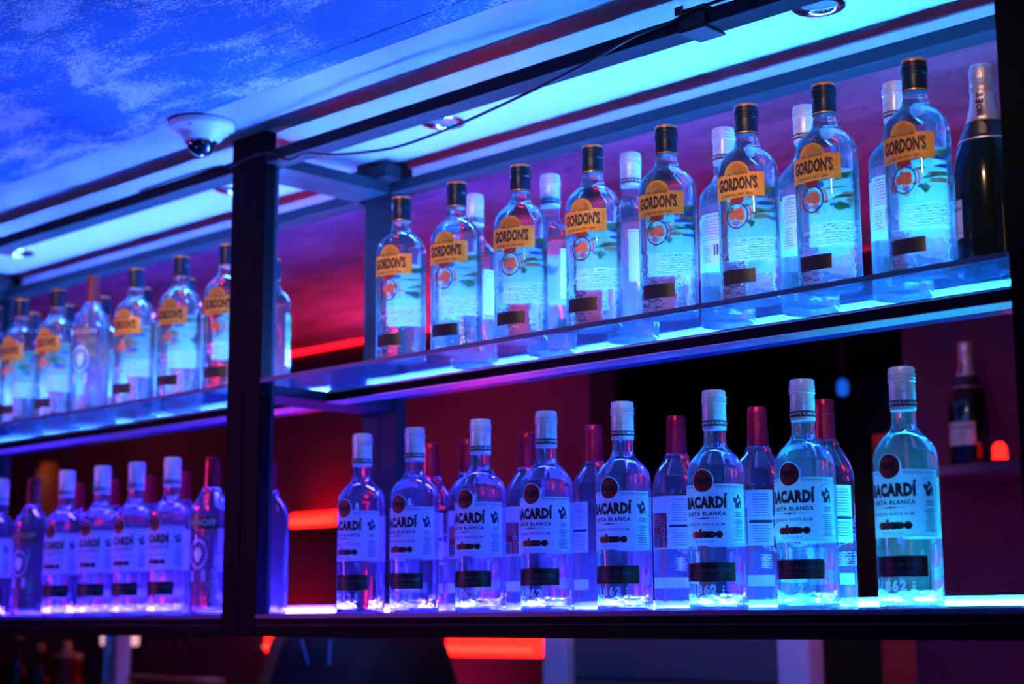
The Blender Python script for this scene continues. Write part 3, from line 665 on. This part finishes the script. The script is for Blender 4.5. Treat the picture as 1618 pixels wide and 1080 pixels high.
# recessed downlights
chrome = mat('chrome_ring', (0.75, 0.75, 0.78), 0.12, 1.0)
lens_m = mat('dark_lamp_lens', (0.25, 0.25, 0.3), 0.08, 0.6)
DLN = ['second from the dome camera', 'nearest to the clamp', 'just left of the black post', 'farthest along the left bay']
for (x, y), nm in zip([(0.375, 0.19), (1.18, 0.185), (-0.27, 0.20), (-1.13, 0.19)], ['behind the drooping cable', 'past the rail clamp near the top', 'just beside the black post', 'at the far end of the left bay']):
    t = empty('recessed_downlight', 'round chrome downlight in the white ceiling panel, ' + nm, 'downlight', (x, y, ZC-0.001), 0, 'recessed downlights')
    mb = MB(); mb.lathe([(0.040, 0.0), (0.041, -0.002), (0.039, -0.006), (0.034, -0.007), (0.029, -0.004), (0.027, -0.0005)], chrome, 40, cap0=False, cap1=False); mb.obj('ring', t)
    mb = MB(); mb.lathe([(0.027, -0.0006), (0.020, -0.0030), (0.012, -0.0045), (0.003, -0.005)], lens_m, 32, cap0=False); mb.obj('lens', t)

# dome security camera
wp = mat('white_camera_plastic', (0.80, 0.82, 0.84), 0.3)
dome_m = mat('smoked_dome', (0.015, 0.015, 0.02), 0.04, spec=0.9, coat=0.6)
t = empty('dome_camera', 'white dome security camera fixed to the ceiling beside the black post', 'camera', (0.052, -0.108, ZC), 0)
mb = MB(); mb.lathe([(0.058, 0.0), (0.0585, -0.003), (0.0585, -0.011), (0.0555, -0.0140), (0.0475, -0.0185), (0.040, -0.0245), (0.0345, -0.032), (0.0315, -0.036), (0.027, -0.0365)], wp, 56, cap0=False); b = mb.obj('housing', t, edge=0.9)
mb = MB(); mb.lathe([(0.0595, -0.0002), (0.0600, -0.0016), (0.0590, -0.0026)], plug, 56, cap0=False, cap1=False); mb.obj('gasket', t)
mb = MB(); mb.lathe([(0.0275, -0.034)]+[(0.027*math.cos(q*PI/18), -0.0365-0.027*math.sin(q*PI/18)) for q in range(0, 9)]+[(0.001, -0.0635)], dome_m, 40); mb.obj('smoked_dome', t)
mb = MB(); mb.lathe([(0.0285, -0.0368), (0.0295, -0.0385), (0.0280, -0.0400)], chrome, 40, cap0=False, cap1=False); mb.obj('dome_ring', t)
mb = MB()
for ang in (-60, 60, 180):
    q = math.radians(ang); mb.lathe([(0.0026, 0.001), (0.0026, -0.0012), (0.001, -0.0014)], ink_b, 12, (0.0505*math.cos(q), 0.0505*math.sin(q), -0.0170))
mb.obj('screw', t)

# ------------------------------------------------------------------ far side of the room
YW = 1.66
mb = MB()
mb.box((-7, YW, -1.3), (-0.56, YW+0.12, ZC), wall_m); mb.box((0.44, YW, -1.3), (3.5, YW+0.12, ZC), wall_m); mb.box((-0.56, YW, 0.74), (0.44, YW+0.12, ZC), wall_m)
struct(mb.obj('wall_back'))
mb = MB(); mb.box((-2.5, 3.4, -1.3), (1.8, 3.45, ZC), dark_wall); mb.box((-2.5, YW+0.12, ZC-0.02), (1.8, 3.4, ZC), dark_wall); mb.box((-2.55, YW+0.12, -1.3), (-2.5, 3.4, ZC), dark_wall); mb.box((1.8, YW+0.12, -1.3), (1.85, 3.4, ZC), dark_wall)
struct(mb.obj('wall_alcove'))
mb = MB(); mb.box((-7, -4.5, -1.35), (6, 3.45, -1.3), floor_m); struct(mb.obj('floor'))
mb = MB(); mb.box((-7.05, -4.5, -1.3), (-7, 1.9, ZC+0.05), wall_m); struct(mb.obj('wall_left'))
mb = MB(); mb.box((-7, YW-0.022, 0.862), (3.5, YW, 0.870), wall_m); mb.box((-7, YW-0.026, 0.862), (3.5, YW-0.022, 0.884), wall_m); struct(mb.obj('trim_1'))

def emit_mat(name, col, s):
    m = bpy.data.materials.new(name); m.use_nodes = True; n, l = nodes(m); n.remove(n['Principled BSDF'])
    e = n.new('ShaderNodeEmission'); e.inputs[0].default_value = (*col, 1); e.inputs[1].default_value = s; l.new(e.outputs[0], n['Material Output'].inputs['Surface']); return m
red_led = emit_mat('red_cove_led', (1.0, 0.004, 0.012), 60.0)
red_led2 = emit_mat('dim_red_cove_led', (1.0, 0.01, 0.10), 2.2)
red_lamp = emit_mat('red_lamp_glow', (1.0, 0.006, 0.004), 7)
red_hot = emit_mat('orange_lamp_tube', (1.0, 0.07, 0.04), 1.6)
mb = MB(); mb.box((-6.5, YW-0.019, 0.8702), (-0.6, YW-0.006, 0.878), red_led); tag(mb.obj('cove_light_strip'), 'bright red cove light strip along the top of the far wall', 'light strip')
mb = MB(); mb.box((-0.58, YW-0.019, 0.8702), (3.2, YW-0.006, 0.876), red_led2); tag(mb.obj('cove_light_strip'), 'dimmer crimson cove light strip above the dark opening in the far wall', 'light strip')

ledge_m = mat('dark_lacquer_ledge', (0.05, 0.03, 0.05), 0.25)
def wall_lamp(x0, x1, z0, z1, y, label):
    t = empty('wall_ledge_lamp', label, 'lamp', ((x0+x1)/2, y, z0), 0, 'red lamps on the far wall'); w2 = (x1-x0)/2
    mb = MB(); mb.box((-w2-0.05, -0.03, -0.022), (w2+0.04, YW-y-0.001, -0.008), ledge_m); mb.obj('ledge', t, bevel=0.003)
    mb = MB(); mb.box((-w2, 0.0, -0.0075), (w2, 0.05, z1-z0), red_lamp); mb.obj('lamp_body', t, bevel=0.01)
    mb = MB(); mb.tube([(-w2+0.01, -0.008, 0.012), (w2-0.01, -0.008, 0.012)], 0.007, red_hot); mb.obj('lamp_tube', t)
    pl = bpy.data.lights.new('red_lamp_light', 'POINT'); pl.energy = 0.4; pl.color = (1, 0.01, 0.02); pl.shadow_soft_size = 0.05
    po = bpy.data.objects.new('red_lamp_light', pl); C.objects.link(po); po.location = ((x0+x1)/2, y-0.04, z1+0.06)
wall_lamp(-1.80, -1.56, 0.305, 0.345, 1.58, 'red glowing lamp on the upper ledge of the far wall beside the post')
wall_lamp(-1.92, -1.72, -0.095, -0.02, 1.58, 'short red glowing lamp under the bottom shelf, left of the dark cover')
wall_lamp(-1.06, -0.70, -0.095, -0.02, 1.58, 'long red glowing lamp under the bottom shelf, past the dark cover')
mb = MB(); mb.box((0.55, 1.40, 0.300), (0.86, YW-0.001, 0.3265), ledge_m)
tag(mb.obj('wall_ledge', bevel=0.004), 'dark ledge on the far wall under the blurred champagne bottle', 'ledge')
t = empty('candle_lamp', 'small red candle lamp beside the far champagne bottle', 'lamp', (0.775, 1.47, 0.3268)); mb = MB(); mb.lathe([(0.012, 0), (0.016, 0.01), (0.015, 0.035), (0.008, 0.045)], red_lamp, 20); mb.obj('glass', t)
mb = MB(); mb.lathe([(0.019, 0.0), (0.0195, 0.006), (0.016, 0.008)], ledge_m, 20); mb.obj('holder', t)

# dim things behind
pale = mat('pale_post_paint', (0.75, 0.68, 0.80), 0.5)
grey_v = mat('grey_violet_panel', (0.10, 0.09, 0.11), 0.5)
t = empty('display_fridge', 'grey back bar fridge with two pale uprights seen under the rack', 'fridge', (-0.05, 1.45, 0))
for x in (-0.41, 0.315):
    mb = MB(); mb.box((x, -0.10, -1.30), (x+0.085, -0.04, -0.025), pale); mb.obj('upright', t, bevel=0.004)
mb = MB(); mb.box((-0.325, -0.075, -1.28), (0.315, 0.10, -0.027), grey_v); mb.obj('body', t, bevel=0.003)
mb = MB(); mb.box((-0.32, -0.082, -0.150), (0.31, -0.0755, -0.143), ledge_m); mb.obj('door_handle', t)
# dark covered machine
cov = mat('black_cover_cloth', (0.003, 0.0035, 0.005), 0.7); noise_bump(cov, 14, 0.6, 0.01)
blue_pipe = mat('blue_piping', (0.08, 0.2, 0.6), 0.5)
t = empty('covered_machine', 'black cloth-covered machine with thin blue piping below the bottom shelf', 'machine', (-0.587, 0.85, -0.62))
mb = MB(); mb.rings([sec_ring(a, a*.8, 3, z, 40) for a, z in ((0.29, -0.02), (0.285, 0.1), (0.26, 0.30), (0.235, 0.44), (0.21, 0.53), (0.19, 0.575), (0.15, 0.600), (0.09, 0.612))], cov); mb.obj('cloth_cover', t)
for k, (ax, dx) in enumerate(((-0.045, 0.05), (0.06, 0.02))):
    mb = MB(); mb.tube([(ax, -0.1535, 0.575), (ax+dx*.5, -0.163, 0.548), (ax+dx, -0.173, 0.520)], 0.003, blue_pipe); mb.obj('piping', t)
mb = MB(); mb.box((-0.26, -0.2, -0.68), (0.26, 0.2, -0.0205), ledge_m); mb.obj('stand', t, bevel=0.01)
# alcove contents
redbox = mat('red_cabinet_paint', (0.45, 0.03, 0.03), 0.6)
t = empty('red_cabinet', 'dim red cabinet standing in the dark opening of the far wall', 'cabinet', (0.14, 2.15, 0))
mb = MB(); mb.box((-0.09, 0, -1.30), (0.20, 0.25, 0.50), redbox); mb.obj('cabinet_body', t, bevel=0.005); mb = MB(); mb.box((-0.07, -0.012, -0.2), (0.18, -0.001, 0.46), redbox); mb.obj('door', t, bevel=0.004)
area('alcove_red_spot', (0.3, 1.85, 0.7), (0.15, 2.2, 0.3), 0.08, 0.35, (1.0, 0.1, 0.1))
blue_l = emit_mat('blue_indicator', (0.01, 0.10, 0.75), 0.9)
mb = MB(); mb.lathe([(0.010, 0), (0.016, 0.006), (0.016, 0.034), (0.010, 0.045)], blue_l, 16, (-0.10, 2.25, 0.635))
mb.lathe([(0.004, 0.045), (0.004, 0.28)], ledge_m, 8, (-0.10, 2.25, 0.635)); tag(mb.obj('pendant_lamp'), 'tiny blue pendant lamp glowing in the dark opening', 'lamp')
# left back counter with its things
amber = mat('amber_red_glass', (0.35, 0.03, 0.01), 0.1, trans=0.6, ior=1.3)
brown = mat('brown_leather', (0.30, 0.14, 0.07), 0.6)
woodred = mat('red_brown_counter', (0.30, 0.08, 0.05), 0.35)
mb = MB(); mb.box((-6.0, 0.80, -0.36), (-1.0, 1.30, -0.30), ledge_m); mb.box((-6.0, 0.9, -1.3), (-1.0, 1.28, -0.36), ledge_m)
tag(mb.obj('back_counter', bevel=0.006), 'dark back counter running across the room under the left bay', 'counter')
t = empty('red_decanter', 'round amber red glass decanter with gold stopper on the far counter', 'decanter', (-2.17, 1.0, -0.2998))
mb = MB(); mb.lathe([(0.045, 0), (0.062, 0.01), (0.066, 0.05), (0.060, 0.10), (0.045, 0.14), (0.050, 0.17), (0.056, 0.19)], amber, 32); mb.obj('bowl', t)
mb = MB(); mb.lathe([(0.050, 0.1905), (0.050, 0.200), (0.022, 0.206), (0.012, 0.22), (0.018, 0.235), (0.002, 0.245)], gold, 24); mb.obj('stopper', t)
t = empty('striped_carton', 'tall white carton striped red and blue on the far counter', 'carton', (-1.885, 1.0, -0.2998))
mb = MB(); mb.box((-0.035, -0.025, 0), (0.035, 0.025, 0.29), mat('white_carton', (0.8, 0.8, 0.85), 0.4)); b = mb.obj('box', t, bevel=0.002)
mb = MB(); mb.box((0.010, -0.0262, 0.12), (0.030, -0.0252, 0.288), red); mb.box((-0.012, -0.0262, 0.05), (0.002, -0.0252, 0.20), bluep); mb.box((-0.035, -0.0262, 0.03), (-0.015, -0.0252, 0.12), gold); mb.obj('print', t)
pinkl = emit_mat('pink_sign_glow', (1.0, 0.45, 0.55), 0.9)
t = empty('pink_lit_sign', 'small pink lit box sign on a stem behind the striped carton', 'sign', (-2.06, 1.12, -0.2998))
mb = MB(); mb.box((-0.09, -0.015, 0.225), (0.09, 0.015, 0.262), pinkl); mb.obj('lit_panel', t, bevel=0.006); mb = MB(); mb.lathe([(0.04, 0), (0.04, 0.006), (0.005, 0.012), (0.005, 0.2245)], ledge_m, 20); mb.obj('stem', t)
for x, zt in ((-2.50, 0.24), (-2.36, 0.20)):
    t = empty('liqueur_bottle', 'dark liqueur bottle with gold cap on the far counter, %s' % ('farther from the decanter' if x < -2.4 else 'next to the decanter'), 'bottle', (x, 1.02, -0.2998), 0, 'dark bottles on the far counter')
    mb = MB(); mb.lathe([(0.03, 0), (0.036, 0.004), (0.036, zt*.6), (0.030, zt*.7), (0.014, zt*.8), (0.013, zt)], green_glass, 24); mb.obj('bottle_body', t)
    mb = MB(); mb.lathe([(0.015, zt+0.0005), (0.015, zt+0.03), (0.010, zt+0.033)], gold, 20); mb.obj('cap', t)
t = empty('brown_stool', 'brown leather stool with reddish wooden footrail, blurred beneath the rack', 'stool', (-1.45, 1.62-0.2, -1.3))
mb = MB(); mb.lathe([(0.15, 1.0), (0.175, 1.02), (0.18, 1.10), (0.14, 1.25), (0.10, 1.275)], brown, 32); mb.obj('seat', t)
for ax, ay in ((-.12, -.12), (.12, -.12), (-.12, .12), (.12, .12)):
    mb = MB(); mb.tube([(ax, ay, 0.0), (ax*.7, ay*.7, 1.005)], 0.018, woodred); mb.obj('leg', t)
t = empty('counter_rail', 'red brown wooden rail along the near counter edge below the post', 'rail', (-1.57, 1.0, -0.165))
mb = MB(); mb.tube([(-0.24, 0, 0), (0.22, 0, 0)], 0.010, woodred, 14); mb.obj('rail_bar', t)
for q in (-0.22, 0.20):
    mb = MB(); mb.lathe([(0.014, -0.1345), (0.008, -0.125), (0.008, -0.0105)], woodred, 14, (q, 0, 0)); mb.obj('bracket', t)
area('amber_side_spot', (-2.6, 1.0, 0.75), (-3.1, 1.66, 0.45), 0.1, 0.7, (1.0, 0.35, 0.08))
t = empty('wicker_lampshade', 'brown amber lampshade hanging blurred behind the lower left bottles', 'lamp', (-2.75, 1.25, 0.36))
mb = MB(); mb.lathe([(0.075, 0.0), (0.065, 0.08), (0.045, 0.16), (0.025, 0.20)], paper('amber_shade', (0.30, 0.10, 0.03), 0.4), 32, cap0=False); mb.obj('lamp_shade', t)
mb = MB(); mb.tube([(0, 0, 0.2005), (0, 0, ZC-0.36)], 0.004, cable_m, 8); mb.obj('cord', t)
